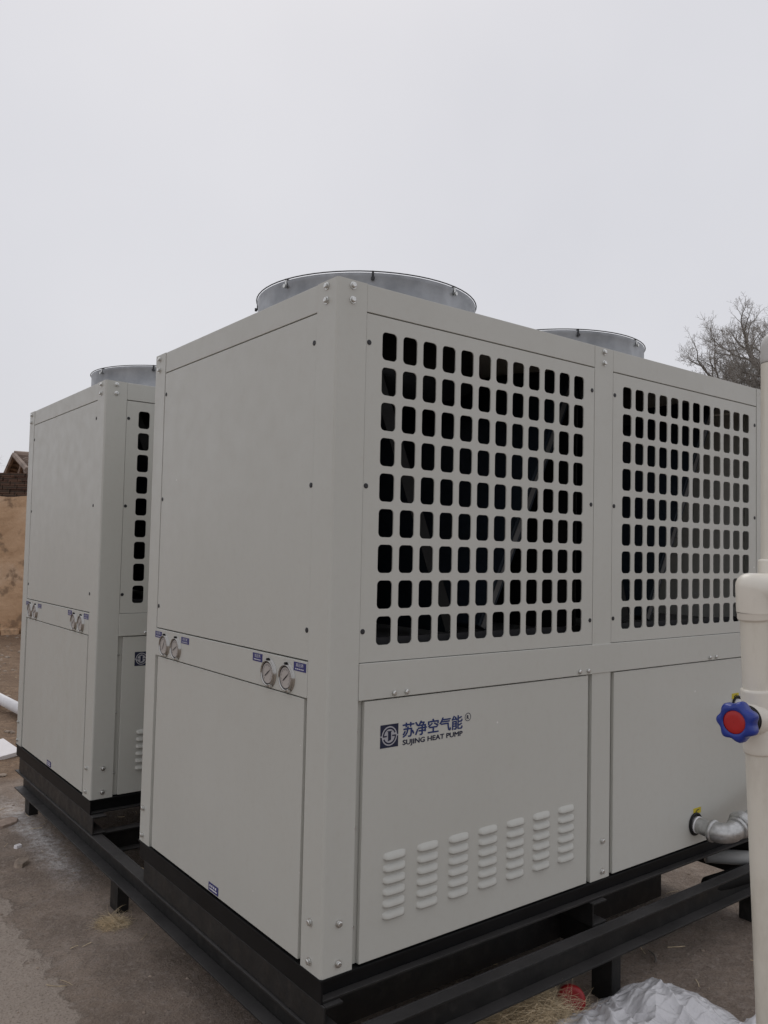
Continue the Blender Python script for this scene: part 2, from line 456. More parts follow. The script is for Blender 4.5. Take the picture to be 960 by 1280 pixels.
def louvre_bm():
    """pressed hood: rises from its top edge to a lip, rounded ends, open below"""
    w, h, d = .079, .0215, .0095
    bm = bmesh.new(); NX, NZ = 14, 6; g = []
    for j in range(NZ + 1):
        row = []
        for i in range(NX + 1):
            u = i / NX * 2 - 1; t = j / NZ
            e = max(0, 1 - abs(u) ** 6) ** .5
            x = u * w / 2; z = h / 2 - h * t
            prof = math.sin(min(1, t * 1.25) * PI / 2)
            z2 = z + (1 - e) * .0 + .004 * (abs(u) ** 4) * (t - .5) * 2
            row.append(bm.verts.new((x, -d * prof * e, z2)))
        g.append(row)
    for a, c in zip(g, g[1:]):
        for i in range(NX): bm.faces.new((a[i], c[i], c[i + 1], a[i + 1]))
    lo = [bm.verts.new((v.co.x, .0, v.co.z + .003)) for v in g[-1]]
    for i in range(NX): bm.faces.new((g[-1][i], lo[i], lo[i + 1], g[-1][i + 1])).material_index = 1  # dark underside colour stands for the shade in the slot
    return bm
lv = link('louvre', louvre_bm(), ['paint', 'ink_and_shade'], smooth=True); LOUVRE = lv.data; bpy.data.objects.remove(lv)

def coil_arm(parent, xb, zb, xt, zt, bright):
    d = Vector((xt - xb, 0, zt - zb)); n = Vector((-d.z, 0, d.x)).normalized() * .022
    y0, y1 = .12, D - .10
    def slab(y0, y1, k):
        bm = bmesh.new()
        a, c = Vector((xb, 0, zb)), Vector((xt, 0, zt))
        q = [a - n * k, a + n * k, c + n * k, c - n * k]
        f = [bm.verts.new((p.x, y0, p.z)) for p in q]; r = [bm.verts.new((p.x, y1, p.z)) for p in q]
        bm.faces.new(f); bm.faces.new(r[::-1])
        for i in range(4): bm.faces.new((f[i], r[i], r[(i + 1) % 4], f[(i + 1) % 4]))
        bmesh.ops.recalc_face_normals(bm, faces=bm.faces[:]); return bm
    o = link('coil', slab(y0, y1, 1), 'coil', parent)
    link('coil_end_plate', slab(y0 - .004, y0 - .001, .45 if bright else 1.04), 'pan' if bright else 'rubber', o)

def gauge(parent, y, z, needle_deg):
    r = .0385
    o = link('pressure_gauge', lathe(bmesh.new(), [(r + .004, 0), (r + .004, .0015), (r, .002), (r, .007), (r - .001, .009), (r - .003, .010), (r - .005, .009), (r - .0058, .006)], 32), 'chrome', parent, smooth=True)
    o.matrix_local = at_end(y, z, -.001)
    bm = bmesh.new(); bmesh.ops.create_circle(bm, cap_ends=True, segments=32, radius=r - .0056)
    bmesh.ops.translate(bm, vec=(0, 0, .0065), verts=bm.verts[:]); f = link('dial', bm, 'dial', o)
    bm = bmesh.new()
    for k in range(28):                                            # scale marks
        a = math.radians(-45 + 270 * k / 27); c, s = math.cos(a), math.sin(a); r0, r1 = (.0225 if k % 3 else .020), .0265
        poly(bm, [(r0 * c + .0005 * s, r0 * s - .0005 * c), (r1 * c + .0005 * s, r1 * s - .0005 * c), (r1 * c - .0005 * s, r1 * s + .0005 * c), (r0 * c - .0005 * s, r0 * s + .0005 * c)], .0068)
    ring_arc(bm, r - .0092, r - .0057, 0, 360, 32, z=.0067)  # dark ring painted for the shadow inside the bezel
    link('marks_and_rim_shade', bm, 'ink_and_shade', o)
    bm = bmesh.new(); a = math.radians(needle_deg); c, s = math.cos(a), math.sin(a)
    q = lambda u, v: (u * c - v * s, u * s + v * c)
    poly(bm, [q(-.016, -.0016), q(.004, -.002), q(.022, -.0005), q(.022, .0005), q(.004, .002), q(-.016, .0016)], .0075)
    link('needle', bm, 'ink_and_shade', o)
    bm = boxm(-.004, .004, r - .002, r + .005, .002, .010, bev=.001); link('filler_plug', bm, 'rubber', o)
    bm = boxm(.016, .023, -.038, -.030, .002, .011, bev=.001); link('clamp_screw', bm, 'zinc', o)

def end_label(parent, name, y, z, w, h, body):
    o = link(name, on(at_end(y, z, -.001), boxm(-w / 2, w / 2, -h / 2, h / 2, 0, .001)), 'blue_label', parent)
    bm = text_mesh(body, w * .62, h * .42)
    bmesh.ops.translate(bm, vec=(-w * .31, -h * .02, .0014), verts=bm.verts[:])
    for k in range(5):
        x0 = -w * .36 + k * w * .145
        poly(bm, [(x0, -h * .32), (x0 + w * .11, -h * .32), (x0 + w * .11, -h * .2), (x0, -h * .2)], .0014)
    link('lettering', on(at_end(y, z, -.001), bm), 'white_print', o)

def build_unit():
    u = thing('heat_pump_unit', 'nearer grey sheet metal heat pump cabinet with two perforated grilles and blue lettering', 'heat pump', group='heat pump units on the black frame')
    cp = [link('corner_post', post_bm(sx, sy), 'paint', u) for sx in (1, -1) for sy in (1, -1)]
    bolts(cp[0], BOLT, 'bolt', [(.05, 1.834), (.05, 1.794), (.053, .131), (.053, .028)], [(.051, 1.834), (.051, 1.794), (.055, .128), (.055, .027)])
    bolts(cp[1], BOLT, 'bolt', [], [(1.212, 1.831), (1.212, 1.79), (1.22, .125), (1.22, .026)])
    bolts(cp[2], BOLT, 'bolt', [(2.24, 1.834), (2.24, 1.794), (2.24, .131), (2.24, .028)], [])
    bolts(cp[0], RIVET, 'rivet', [(.108, .622), (.108, .365), (.108, .101)], [], y=.016)
    m = link('middle_post', boxm(1.0935, 1.1955, .001, .03, .001, H - .001, bev=.0015), 'paint', u)
    bolts(m, BOLT, 'bolt', [(1.1435, 1.833), (1.1435, 1.793), (1.155, .13), (1.155, .027)], y=.001)
    link('middle_post', boxm(1.0935, 1.1955, D - .03, D - .001, .001, H - .001, bev=.0015), 'paint', u)
    g_ = .0012
    for a, b_ in ((P, 1.0935), (1.1955, L - P)):
        link('top_beam', boxm(a + g_, b_ - g_, .0015, .03, ZB, H - .0005, bev=.0015), 'paint', u)
        link('top_beam', boxm(a + g_, b_ - g_, D - .03, D - .0015, ZB, H - .0005, bev=.0015), 'paint', u)
    link('top_beam', boxm(.0015, .03, P + g_, D - P - g_, ZB, H - .0005, bev=.0015), 'paint', u)
    link('top_beam', boxm(L - .03, L - .0015, P + g_, D - P - g_, ZB, H - .0005, bev=.0015), 'paint', u)
    mr = link('middle_rail', boxm(P + g_, L - P - g_, -.0025, .03, ZL, ZT, bev=.002), 'paint', u)
    bolts(mr, RIVET, 'rivet', [(.221, .718), (.266, .718), (1.021, .719), (1.067, .719), (1.824, .718), (1.868, .718)], y=-.0025)
    for o in mr.children: o.scale = (1.5, 1.5, 1.7)
    link('middle_rail', boxm(-.0012, .03, P + g_, D - P - g_, ZL + .001, ZT - .001, bev=.0015), 'paint', u)
    link('middle_rail', boxm(P + g_, L - P - g_, D - .03, D + .001, ZL, ZT, bev=.002), 'paint', u)
    # panels; joints stay open so that the dark inside shows as a line
    sp = link('side_panel', boxm(.0015, .02, P + .002, D - P - .002, ZT + .003, ZB - .0035, bev=.001), 'paint', u)
    bolts(sp, SCREW, 'screw', [], [(.112, 1.688), (.110, 1.29), (.112, .891), (1.144, 1.687), (1.145, 1.289), (1.145, .889)], x=.0015)
    link('side_panel', boxm(L - .02, L - .0015, P + .002, D - P - .002, ZT + .003, ZB - .003, bev=.001), 'paint', u)
    for a, b_ in ((P + .002, 1.0915), (1.1975, L - P - .002)):
        gp = link('grille_panel', grille_bm(a, b_, ZT + .002, ZB - .0035, .002), 'paint', u)
        e0, e1 = a + .0095, b_ - .0125
        bolts(gp, SCREW, 'screw', [(e0, 1.688), (e0, 1.29), (e0, .892), (e1, 1.688), (e1, 1.289), (e1, .89)], y=.002)
        link('back_panel', boxm(a, b_, D - .02, D - .0015, ZT + .002, ZB - .003), 'paint', u)
        link('back_panel', boxm(a + .02, b_ - .02, D - .02, D - .0015, .006, ZL - .003), 'paint', u)
    # recessed inner frame behind the joints of the lower panels
    for a, b_ in ((P - .01, .16), (1.03, 1.092), (1.197, 1.26), (2.14, L - P + .01)): link('inner_frame', boxm(a, b_, .016, .022, .004, ZL), 'paint', u)
    for a, b_ in ((P - .01, .16), (1.10, D - P + .01)): link('inner_frame', boxm(.0145, .0195, a, b_, .004, ZL), 'paint', u)
    ap = link('access_panel', boxm(.122, 1.0725, .001, .014, .005, ZL - .004, bev=.0015), 'paint', u)
    for cx in (.2375, .3595, .480, .601, .7215, .8425, .9635):
        for k in range(6): inst('louvre', LOUVRE, ap, (cx, .0012, .272 - k * .0318))
    link('access_panel', boxm(.0012, .0135, .1165, 1.1365, .007, ZL - .003, bev=.0015), 'paint', u)
    ap2 = link('access_panel', boxm(1.2145, L - P - .012, .001, .014, .005, ZL - .004, bev=.0015), 'paint', u)
    link('access_panel', boxm(L - .014, L - .001, .117, 1.137, .006, ZL - .003, bev=.0015), 'paint', u)
    # emblem and lettering on the access panel
    sx, sz, sw, sh = .178, .5685, .0635, .0635
    bm = bmesh.new(); poly(bm, [(0, 0), (sw, 0), (sw, sh), (0, sh)]); e = link('emblem', on(at_front(sx, sz, .0004), bm), 'navy_print', ap)
    bm = bmesh.new(); c = sw / 2
    ring_arc(bm, 0, .0268, 0, 360, 40, cx=c, cy=c)
    poly(bm, [(0, c - .0018), (.006, c - .0018), (.006, c + .0018), (0, c + .0018)]); poly(bm, [(sw - .006, c - .0018), (sw, c - .0018), (sw, c + .0018), (sw - .006, c + .0018)])
    link('emblem_disc', on(at_front(sx, sz, .00005), bm), 'emblem_light', ap)
    bm = bmesh.new()
    ring_arc(bm, .0188, .0232, 22, 184, 26, cx=c, cy=c); ring_arc(bm, .0188, .0232, 202, 364, 26, cx=c, cy=c)
    poly(bm, [(c - .0225, c - .0022), (c - .0092, c - .0022), (c - .0092, c + .0016), (c - .0225, c + .0016)])
    poly(bm, [(c + .0092, c - .0016), (c + .0225, c - .0016), (c + .0225, c + .0022), (c + .0092, c + .0022)])
    poly(bm, [(c - .006, c - .014), (c + .004, c - .012), (c + .006, c - .009), (c + .0055, c + .0105), (c + .010, c + .0135), (c - .009, c + .0135), (c - .005, c + .0105), (c - .005, c - .009)])
    link('emblem_mark', on(at_front(sx, sz, -.0003), bm), 'navy_print', ap)
    link('lettering', on(at_front(.2575, .5895, .0004), text_mesh('苏净空气能', .2285, .0405, 0, .0013)), 'blue_print', ap)
    link('lettering', on(at_front(.2585, .5645, .0004), text_mesh('SUJING HEAT PUMP', .2285, .0182, 0, .0009)), 'navy_print', ap)
    bm = bmesh.new(); ring_arc(bm, .0105, .0125, 0, 360, 28); t = text_mesh('R', .008, .011, 0, .0006)
    me = bpy.data.meshes.new('r'); bmesh.ops.translate(t, vec=(-.0045, -.0058, 0), verts=t.verts[:]); t.to_mesh(me); t.free(); bm.from_mesh(me); bpy.data.meshes.remove(me)
    link('registered_mark', on(at_front(.5085, .621, .0004), bm), 'navy_print', ap)
    # yellow pipe labels and rubber grommets
    for x, z, gx_, gz_ in ((1.743, .131, 1.729, .083), (2.022, .548, 2.036, .505)):
        q = link('pipe_label', boxm(x - .026, x + .026, 0, .0012, z - .011, z + .011), 'yellow', ap2)
        bm = bmesh.new(); poly(bm, [(-.013, -.003), (-.002, .004), (.013, .005), (.013, .002), (.0, .0), (-.010, -.006)])
        link('arrow_mark', on(at_front(x, z, -.0004), bm), 'ink_and_shade', ap2)
        link('grommet', on(at_front(gx_, gz_, .001), lathe(bmesh.new(), [(.030, 0), (.042, 0), (.044, .003), (.043, .006), (.037, .007), (.033, .003), (.030, .0)], 28)), 'rubber', ap2, smooth=True)
    # gauges on the end rail
    for y, nd in ((.306, 35), (.204, 38), (1.0695, 62), (.968, 30)): gauge(u, y, .7495, nd)
    end_label(u, 'gauge_label', .377, .7865, .058, .024, '低压表'); end_label(u, 'gauge_label', .138, .787, .064, .024, '高压表')
    end_label(u, 'gauge_label', 1.131, .784, .06, .023, '低压表'); end_label(u, 'gauge_label', .895, .784, .064, .022, '高压表')
    o = link('rating_label', on(at_end(.624, .0245, .0008), boxm(-.034, .034, -.013, .013, 0, .001)), 'blue_label', u)
    bm = bmesh.new()
    for k in range(4): poly(bm, [(-.026 + k * .013, .001), (-.018 + k * .013, .001), (-.018 + k * .013, .008), (-.026 + k * .013, .008)], .0013)
    poly(bm, [(-.026, -.007), (.026, -.007), (.026, -.003), (-.026, -.003)], .0013); link('lettering', on(at_end(.624, .0245, .0008), bm), 'white_print', o)
    # base rail
    bm = bmesh.new()
    box(bm, -.002, L + .002, -.003, .045, -.0062, -.0002, bev=.001); box(bm, .0102, L - .0102, .030, .036, -.064, -.0066); box(bm, .0102, L - .0102, .0365, .06, -.064, -.059)
    box(bm, -.002, .045, .046, D + .002, -.0062, -.0002, bev=.001); box(bm, .004, .0098, .003, D - .003, -.0639, -.0066); box(bm, .0105, .045, .061, D - .003, -.064, -.059)
    box(bm, L - .045, L + .002, .046, D + .002, -.0062, -.0002); box(bm, L - .0098, L - .004, .003, D - .003, -.0639, -.0066)
    box(bm, .046, L - .046, D - .045, D + .002, -.0062, -.0002); box(bm, .011, L - .011, D - .010, D - .004, -.064, -.0066)
    link('base_rail', bm, 'rail', u)
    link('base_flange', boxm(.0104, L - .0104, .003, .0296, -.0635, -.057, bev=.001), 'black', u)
    link('base_plate', boxm(.02, L - .02, .025, D - .02, .002, .006), 'rail', u)
    # inside: drain pan, coils
    link('drain_pan', boxm(.022, L - .022, .034, D - .034, .828, .842), 'pan', u)
    link('pan_lip', boxm(.03, L - .03, .060, .066, .8425, .866), 'dark_metal', u)
    link('divider', boxm(1.118, 1.124, .10, D - .04, .8425, 1.80), 'rubber', u)
    for xa in (.61, 1.51):
        coil_arm(u, xa + .07, .87, xa + .53 if xa < 1 else xa + .55, 1.79, True)
        coil_arm(u, xa - .07, .87, xa - .45 if xa < 1 else xa - .36, 1.79, False)
    # top deck with two fan openings
    hoods = ((.555, .628), (1.58, .628)); R0 = .40
    bm = bmesh.new(); xm = (hoods[0][0] + hoods[1][0]) / 2
    for (hx, hy), (a, b_) in zip(hoods, ((.015, xm), (xm, L - .015))):
        n = 48; ins, outs = [], []
        for k in range(n):
            t = 2 * PI * k / n; c, s = math.cos(t), math.sin(t)
            ins.append(bm.verts.new((hx + R0 * .985 * c, hy + R0 * .985 * s, H - .006)))
            k1 = min(((b_ - hx) if c > 0 else (a - hx)) / c if abs(c) > 1e-6 else 9, ((D - .015 - hy) if s > 0 else (.015 - hy)) / s if abs(s) > 1e-6 else 9)
            outs.append(bm.verts.new((hx + k1 * c, hy + k1 * s, H - .006)))
        for k in range(n): bm.faces.new((ins[k], outs[k], outs[(k + 1) % n], ins[(k + 1) % n]))
        for (qx, qy) in ((a, .015), (b_, .015), (b_, D - .015), (a, D - .015)):
            j = [v for v in outs]; j.sort(key=lambda v: (v.co.x - qx) ** 2 + (v.co.y - qy) ** 2)
            e1 = [v for v in j if abs(v.co.x - qx) < 1e-5][:1]; e2 = [v for v in j if abs(v.co.y - qy) < 1e-5][:1]
            if e1 and e2 and e1[0] is not e2[0]: bm.faces.new((e1[0], bm.verts.new((qx, qy, H - .006)), e2[0]))
    link('top_deck', bm, 'paint', u)
    for hx, hy in hoods:
        zt = 2.010 - (H - .006)
        pr = [(R0 + .025, .001), (R0 + .006, .003), (R0, .012), (R0, zt - .012), (R0 + .003, zt - .003), (R0 + .002, zt), (R0 - .004, zt - .001)]
        h = link('fan_hood', lathe(bmesh.new(), pr, 72), 'galv', u, smooth=True, loc=(hx, hy, H - .006))
        link('hood_blackout', lathe(bmesh.new(), [(R0 - .0045, zt - .001), (R0 - .006, zt - .012), (R0 - .006, -.004), (R0 - .0065, -.13)], 72), 'rubber', h, smooth=True)  # added black liner keeps skylight in the hood from showing through the grille
        bm = bmesh.new(); zg = zt + .0035
        def circ(r, z, w, n=64):
            pts = [(r * math.cos(2 * PI * k / n), r * math.sin(2 * PI * k / n), z) for k in range(n + 1)]; tube(bm, pts, w, 5, cap=False)
        circ(R0 + .005, zg, .0022)
        for r in (.10, .16, .22, .28, .34): circ(r, zg + .004 + .02 * (1 - r / R0), .002, 40)
        for k in range(8):
            t = 2 * PI * k / 8 + .2; c, s = math.cos(t), math.sin(t)
            tube(bm, [(.1 * c, .1 * s, zg + .019), ((R0 + .005) * c, (R0 + .005) * s, zg)], .003, 5)
        link('fan_guard', bm, 'dark_metal', h)
        for k in range(8):
            t = 2 * PI * k / 8 + .2
            bm = bmesh.new(); box(bm, R0 + .001, R0 + .005, -.0035, .0035, zt - .022, zg + .002, bev=.001)
            tube(bm, [(R0 + .004, 0, zt - .020), (R0 + .012, 0, zt - .020)], .0065, 8)
            bmesh.ops.rotate(bm, matrix=Matrix.Rotation(t, 3, 'Z'), verts=bm.verts[:])
            link('guard_clip', bm, 'dark_metal' if k % 2 else 'zinc', h)
        bm = bmesh.new(); lathe(bm, [(.09, .0), (.09, .09), (.07, .105), (0.001, .108)], 20)
        for k in range(5):
            a0 = 2 * PI / 5 * k; pv = []
            for i in range(7):
                r = .085 + (.38 - .085) * i / 6; tw = .5 - .25 * i / 6; aw = .66 - .02 * i
                pv.append([bm.verts.new((r * math.cos(a0 + s * aw), r * math.sin(a0 + s * aw), .045 + s * math.sin(tw) * .09)) for s in (-1, -.3, .3, 1)])
            for p0, p1 in zip(pv, pv[1:]):
                for i in range(3): bm.faces.new((p0[i], p0[i + 1], p1[i + 1], p1[i]))
        link('fan', bm, 'rubber', h)
    return u

def copy_tree(o, parent=None):
    c = o.copy(); COL.objects.link(c)
    if parent: c.parent = parent; c.matrix_parent_inverse = o.matrix_parent_inverse
    for ch in list(o.children): copy_tree(ch, c)
    return c
unit = build_unit()
unit2 = copy_tree(unit); unit2.location = (0, 1.8283, 0)
unit2['label'] = 'farther grey heat pump cabinet standing behind the big one on the left'

# ------------------------------------------------------------------ black steel support frame
fr = thing('support_frame', 'black welded channel steel frame on short legs under both cabinets', 'steel frame', (0, 0, -.4))
fr_off = Vector((0, 0, .4))
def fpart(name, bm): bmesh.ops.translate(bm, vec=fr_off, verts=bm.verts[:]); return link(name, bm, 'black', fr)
def channel(axis_, o, length, h, w, t, openpos):
    """channel section lying along x or y from point o (lower outer corner); flanges point to +(openpos) or -"""
    bm = bmesh.new(); x, y, z = o; s = 1 if openpos > 0 else -1
    def bx(a0, a1, z0, z1):
        lo, hi = sorted((a0 * s, a1 * s))
        if axis_ == 'y': box(bm, x + lo, x + hi, y, y + length, z + z0, z + z1, bev=.001, seg=1)
        else: box(bm, x, x + length, y + lo, y + hi, z + z0, z + z1, bev=.001, seg=1)
    bx(0, t, 0, h); bx(t + .0002, w, h - t * 1.2, h - .0001); bx(t + .0002, w, 0.0001, t * 1.2)
    return bm
ZLo, ZMid = -.243, -.141
fpart('long_beam', channel('y', (.050, -.058, ZLo), 3.13, .1, .052, .006, -1))
fpart('long_beam', channel('y', (2.20, -.058, ZLo), 3.13, .1, .05, .006, 1))
fpart('long_beam', channel('y', (1.12, -.005, ZLo), 3.07, .0995, .048, .006, 1))
fpart('cross_beam', channel('x', (.0525, -.010, ZLo), 2.145, .1, .050, .006, -1))
for y in (1.19, 1.86, 3.0): fpart('cross_beam', channel('x', (.0525, y, ZLo - .0005), 2.145, .0995, .05, .006, -1))
fpart('shade_barrier', channel('x', (.0525, .15, ZLo - .0005), 1.68, .1755, .05, .006, 1))  # added dark barrier so the gap under the cabinet reads as deep shade
for x in (.005, 1.092, 2.18):
    for y in (-.012, 1.795): fpart('bearer', channel('y', (x, y, ZMid), 1.222, -.0655 - ZMid, .06 if x < 1 else .075, .0055, 1))
def leg(x, y):
    g0 = gz(x, y) - .02
    bm = bmesh.new(); h1 = ZLo - .001
    box(bm, x, x + .006, y, y + .085, g0, h1, bev=.001, seg=1); box(bm, x + .0062, x + .048, y + .0001, y + .006, g0, h1); box(bm, x + .0062, x + .048, y + .079, y + .085, g0, h1)
    fpart('leg', bm)
for x, y in ((.045, 1.575), (.045, 2.94), (.06, .02), (1.155, -.045), (2.15, -.03), (1.15, 1.5), (2.15, 1.5), (1.15, 2.9), (2.15, 2.9)): leg(x, y)

# ------------------------------------------------------------------ pipes
def pix(u, v, depth):
    return CAM + (FWD + RIGHT * ((u - 480) / 1023.22) - UP * ((v - 640) / 1023.22)) * depth
pp0 = Vector((.389, -.948, 1.0)); pp1 = Vector((.454, -.948, .177)); dpp = (pp1 - pp0)
def on_pipe(z): return pp0 + dpp * ((z - pp0.z) / dpp.z)
base = on_pipe(-.40)
riser = thing('pvc_riser', 'cream plastic pipe standing in front of the right cabinet with elbow and blue red handwheel', 'water pipe', base)
def rpart(name, bm, m, par=riser, smooth=True):
    bmesh.ops.translate(bm, vec=-base, verts=bm.verts[:]); return link(name, bm, m, par, smooth=smooth)
ax = (pp0 - pp1).normalized()
def axial(prof_z, n=36):
    """lathe along the riser; prof of (radius, world z)"""
    bm = bmesh.new(); u_, v_ = frame(ax); rings = []
    for r, z in prof_z:
        c = on_pipe(z); rings.append([bm.verts.new(c + (u_ * math.cos(2 * PI * k / n) + v_ * math.sin(2 * PI * k / n)) * r) for k in range(n)])
    for a, b_ in zip(rings, rings[1:]):
        for k in range(n): bm.faces.new((a[k], a[(k + 1) % n], b_[(k + 1) % n], b_[k]))
    bmesh.ops.recalc_face_normals(bm, faces=bm.faces[:]); return bm
RP = .0262
rpart('pipe', axial([(RP, -.43), (RP, 1.02)]), 'pvc')
hd = Vector((RIGHT.x, RIGHT.y, 0)).normalized()                       # the level run goes off to the right
el_c = on_pipe(1.052)
e_pts = arc_path(on_pipe(.995), el_c, el_c + hd * .036, .020, 8)
ebm = tube(bmesh.new(), [el_c + (on_pipe(.995) - el_c), el_c + (on_pipe(1.0) - el_c) * 1.0], .0318, 36)
ebm.free()
# mitred elbow: two half cylinders meeting on the diagonal plane, with a softened outer corner
def mitre_elbow(c, d1, d2, l1, l2, r, n=40):
    bm = bmesh.new(); side = d1.cross(d2).normalized()
    rings = []
    for k in range(n):
        t = 2 * PI * k / n; a, b_ = math.cos(t) * r, math.sin(t) * r         # a along the in-plane outward axis
        rings.append((a, b_))
    cols = []
    for a, b_ in rings:
        pts = [c + d1 * l1 - d2 * a + side * b_]
        m0 = c - d1 * a - d2 * a + side * b_                                  # point on the mitre
        rr = max(0., a) * .85
        if rr > .002:
            p1, p2 = m0 + d1 * rr, m0 + d2 * rr; o = m0 + d1 * rr + d2 * rr
            for i in range(6):
                q = i / 5 * PI / 2; pts.append(o - d2 * rr * math.cos(q) - d1 * rr * math.sin(q))
        else: pts += [m0 + (d1 - d2) * 0.0002 * (2.5 - i) for i in range(6)]
        pts.append(c + d2 * l2 - d1 * a + side * b_)
        cols.append([bm.verts.new(p) for p in pts])
    for k in range(n):
        a, b_ = cols[k], cols[(k + 1) % n]
        for i in range(len(a) - 1): bm.faces.new((a[i], a[i + 1], b_[i + 1], b_[i]))
    bmesh.ops.recalc_face_normals(bm, faces=bm.faces[:]); return bm
RE = .0322
rpart('elbow', mitre_elbow(el_c, -ax, hd, .047, .075, RE), 'pvc_joint')
rpart('elbow_collar', axial([(RP, .990), (RE - .0025, .9905), (RE - .0012, .994), (RE - .0012, 1.003), (RE, 1.006)]), 'pvc_joint')
# level run and the farther upright with its cap
q = el_c + hd * .062
b2_ = pix(977, 728, 1.655)
tee = el_c + hd * .045
rpart('level_pipe', tube(bmesh.new(), [el_c + hd * .07, el_c + hd * .34], RP, 32), 'pvc')
up0 = Vector((b2_.x, b2_.y, el_c.z + .02)) + Vector((FWD.x, FWD.y, 0)) * .03
uplean = Vector((.001, 0, 1)).normalized()
def upl(prof, n=32):
    u_, v_ = frame(uplean); bm = bmesh.new(); rings = []
    for r, z in prof:
        c = up0 + uplean * (z - up0.z); rings.append([bm.verts.new(c + (u_ * math.cos(2 * PI * k / n) + v_ * math.sin(2 * PI * k / n)) * r) for k in range(n)])
    for a, b_ in zip(rings, rings[1:]):
        for k in range(n): bm.faces.new((a[k], a[(k + 1) % n], b_[(k + 1) % n], b_[k]))
    bmesh.ops.recalc_face_normals(bm, faces=bm.faces[:]); return bm
rpart('upper_pipe', upl([(.0262, 1.06), (.0262, 1.52)]), 'pvc')
rpart('socket', upl([(.0318, 1.05), (.0318, 1.108), (.031, 1.1115), (.0262, 1.1125)]), 'pvc_joint')
rpart('cap', upl([(.0263, 1.521), (.0272, 1.523), (.0272, 1.528)] + [(.0265 * math.cos(t * PI / 16), 1.555 + .033 * math.sin(t * PI / 16)) for t in range(0, 8)] + [(.0005, 1.588)]), 'pvc_cap')
# stop valve with handwheel
valve = rpart('valve', axial([(RP, .7225), (.0285, .723), (.0298, .727), (.0300, .735), (.0305, .847), (.0298, .851), (.0262, .8525)]), 'pvc_joint')
wa = Vector((-.993, -.03, .01)).normalized(); wc = on_pipe(.794)
def along(bm, c, d):
    u_, v_ = frame(d); m = Matrix((u_, v_, d)).transposed().to_4x4(); m.translation = c
    bmesh.ops.transform(bm, matrix=m, verts=bm.verts[:]); return bm
vb = along(lathe(bmesh.new(), [(.034, .0), (.0335, .022), (.030, .033), (.0275, .036), (.0275, .040), (.024, .041)], 36), wc, wa)
rpart('valve_neck', vb, 'pvc_joint', valve)
vb = along(lathe(bmesh.new(), [(.0268, .0405), (.0285, .041), (.0285, .0455), (.0262, .046), (.0262, .048), (.0282, .0485), (.0282, .054), (.025, .056), (.02, .057), (.012, .060), (.012, .075)], 36), wc, wa)
rpart('packing_nut', vb, 'rubber', valve)
bm = bmesh.new(); rings = []
for r, z, amp in ((.010, .060, 0), (.030, .062, .0016), (.0350, .066, .0028), (.0370, .073, .0034), (.0370, .086, .0034), (.0352, .093, .0028), (.031, .0965, .0018), (.0245, .097, .0008), (.0225, .095, 0)):
    n = 84; rings.append([bm.verts.new(((r + amp * math.cos(7 * 2 * PI * k / n)) * math.cos(2 * PI * k / n), (r + amp * math.cos(7 * 2 * PI * k / n)) * math.sin(2 * PI * k / n), z)) for k in range(n)])
for a, b_ in zip(rings, rings[1:]):
    for k in range(n): bm.faces.new((a[k], a[(k + 1) % n], b_[(k + 1) % n], b_[k]))
hw = rpart('handwheel', along(bm, wc, wa), 'wheel_blue', valve)
vb = along(lathe(bmesh.new(), [(.0005, .0962), (.012, .0962), (.0195, .0958), (.0222, .094)], 40), wc, wa)
for f in vb.faces: f.normal_flip()
rpart('handwheel_badge', vb, 'wheel_red', valve)
for n in (riser,): pass

gp = thing('galvanized_elbow', 'silver galvanized iron elbow pipe leaving the lower hole of the right access panel', 'pipe', (1.729, 0, .083))
gb = Vector((1.729, 0, .083))
def gpart(name, bm, m='cast'): return link(name, bm, m, gp, smooth=True)
Q = Vector((.0, -.125, -.012)); E1 = Vector((.15, -.135, .03))
def gl(prof, d, c, n=28): return along(lathe(bmesh.new(), prof, n), c, d)
dy = Vector((0, -1, -.09)).normalized()
gpart('nipple', gl([(.0305, -.02), (.0305, .075)], dy, Vector((0, 0, 0))))
gpart('nipple_collar', gl([(.0305, .008), (.0325, .0085), (.0325, .014), (.0305, .0145)], dy, Vector((0, 0, 0))), 'white_pvc')
c0 = dy * .128
dx_ = Vector((1, -.05, .22)).normalized(); dx_ = (dx_ - dy * dx_.dot(dy)).normalized()
pts = arc_path(dy * .066, c0, c0 + dx_ * .085, .05, 10)
gpart('elbow', tube(bmesh.new(), pts, .0375, 28))
for c_, d_ in ((dy * .066, dy), (c0 + dx_ * .072, dx_)):
    gpart('elbow_band', gl([(.0375, 0), (.042, .002), (.0425, .008), (.042, .014), (.0375, .016)], d_, c_))
gpart('union_nut', gl([(.034, .09), (.050, .092), (.052, .100), (.052, .118), (.050, .126), (.034, .128)], dx_, c0, 8))
gpart('outlet_pipe', gl([(.0305, .08), (.0305, .62)], dx_, c0))
tag(gp, gp['label'], 'pipe')

wpipe = link('inlet_pipe', along(lathe(bmesh.new(), [(.0305, -.02), (.0305, .16), (.034, .162), (.034, .21), (.028, .212)], 28, cap1=True), Vector((2.036, 0, .505)), Vector((0, -1, -.08)).normalized()), 'white_pvc', smooth=True)
tag(wpipe, 'short white plastic pipe in the upper hole just behind the blue handwheel', 'pipe')

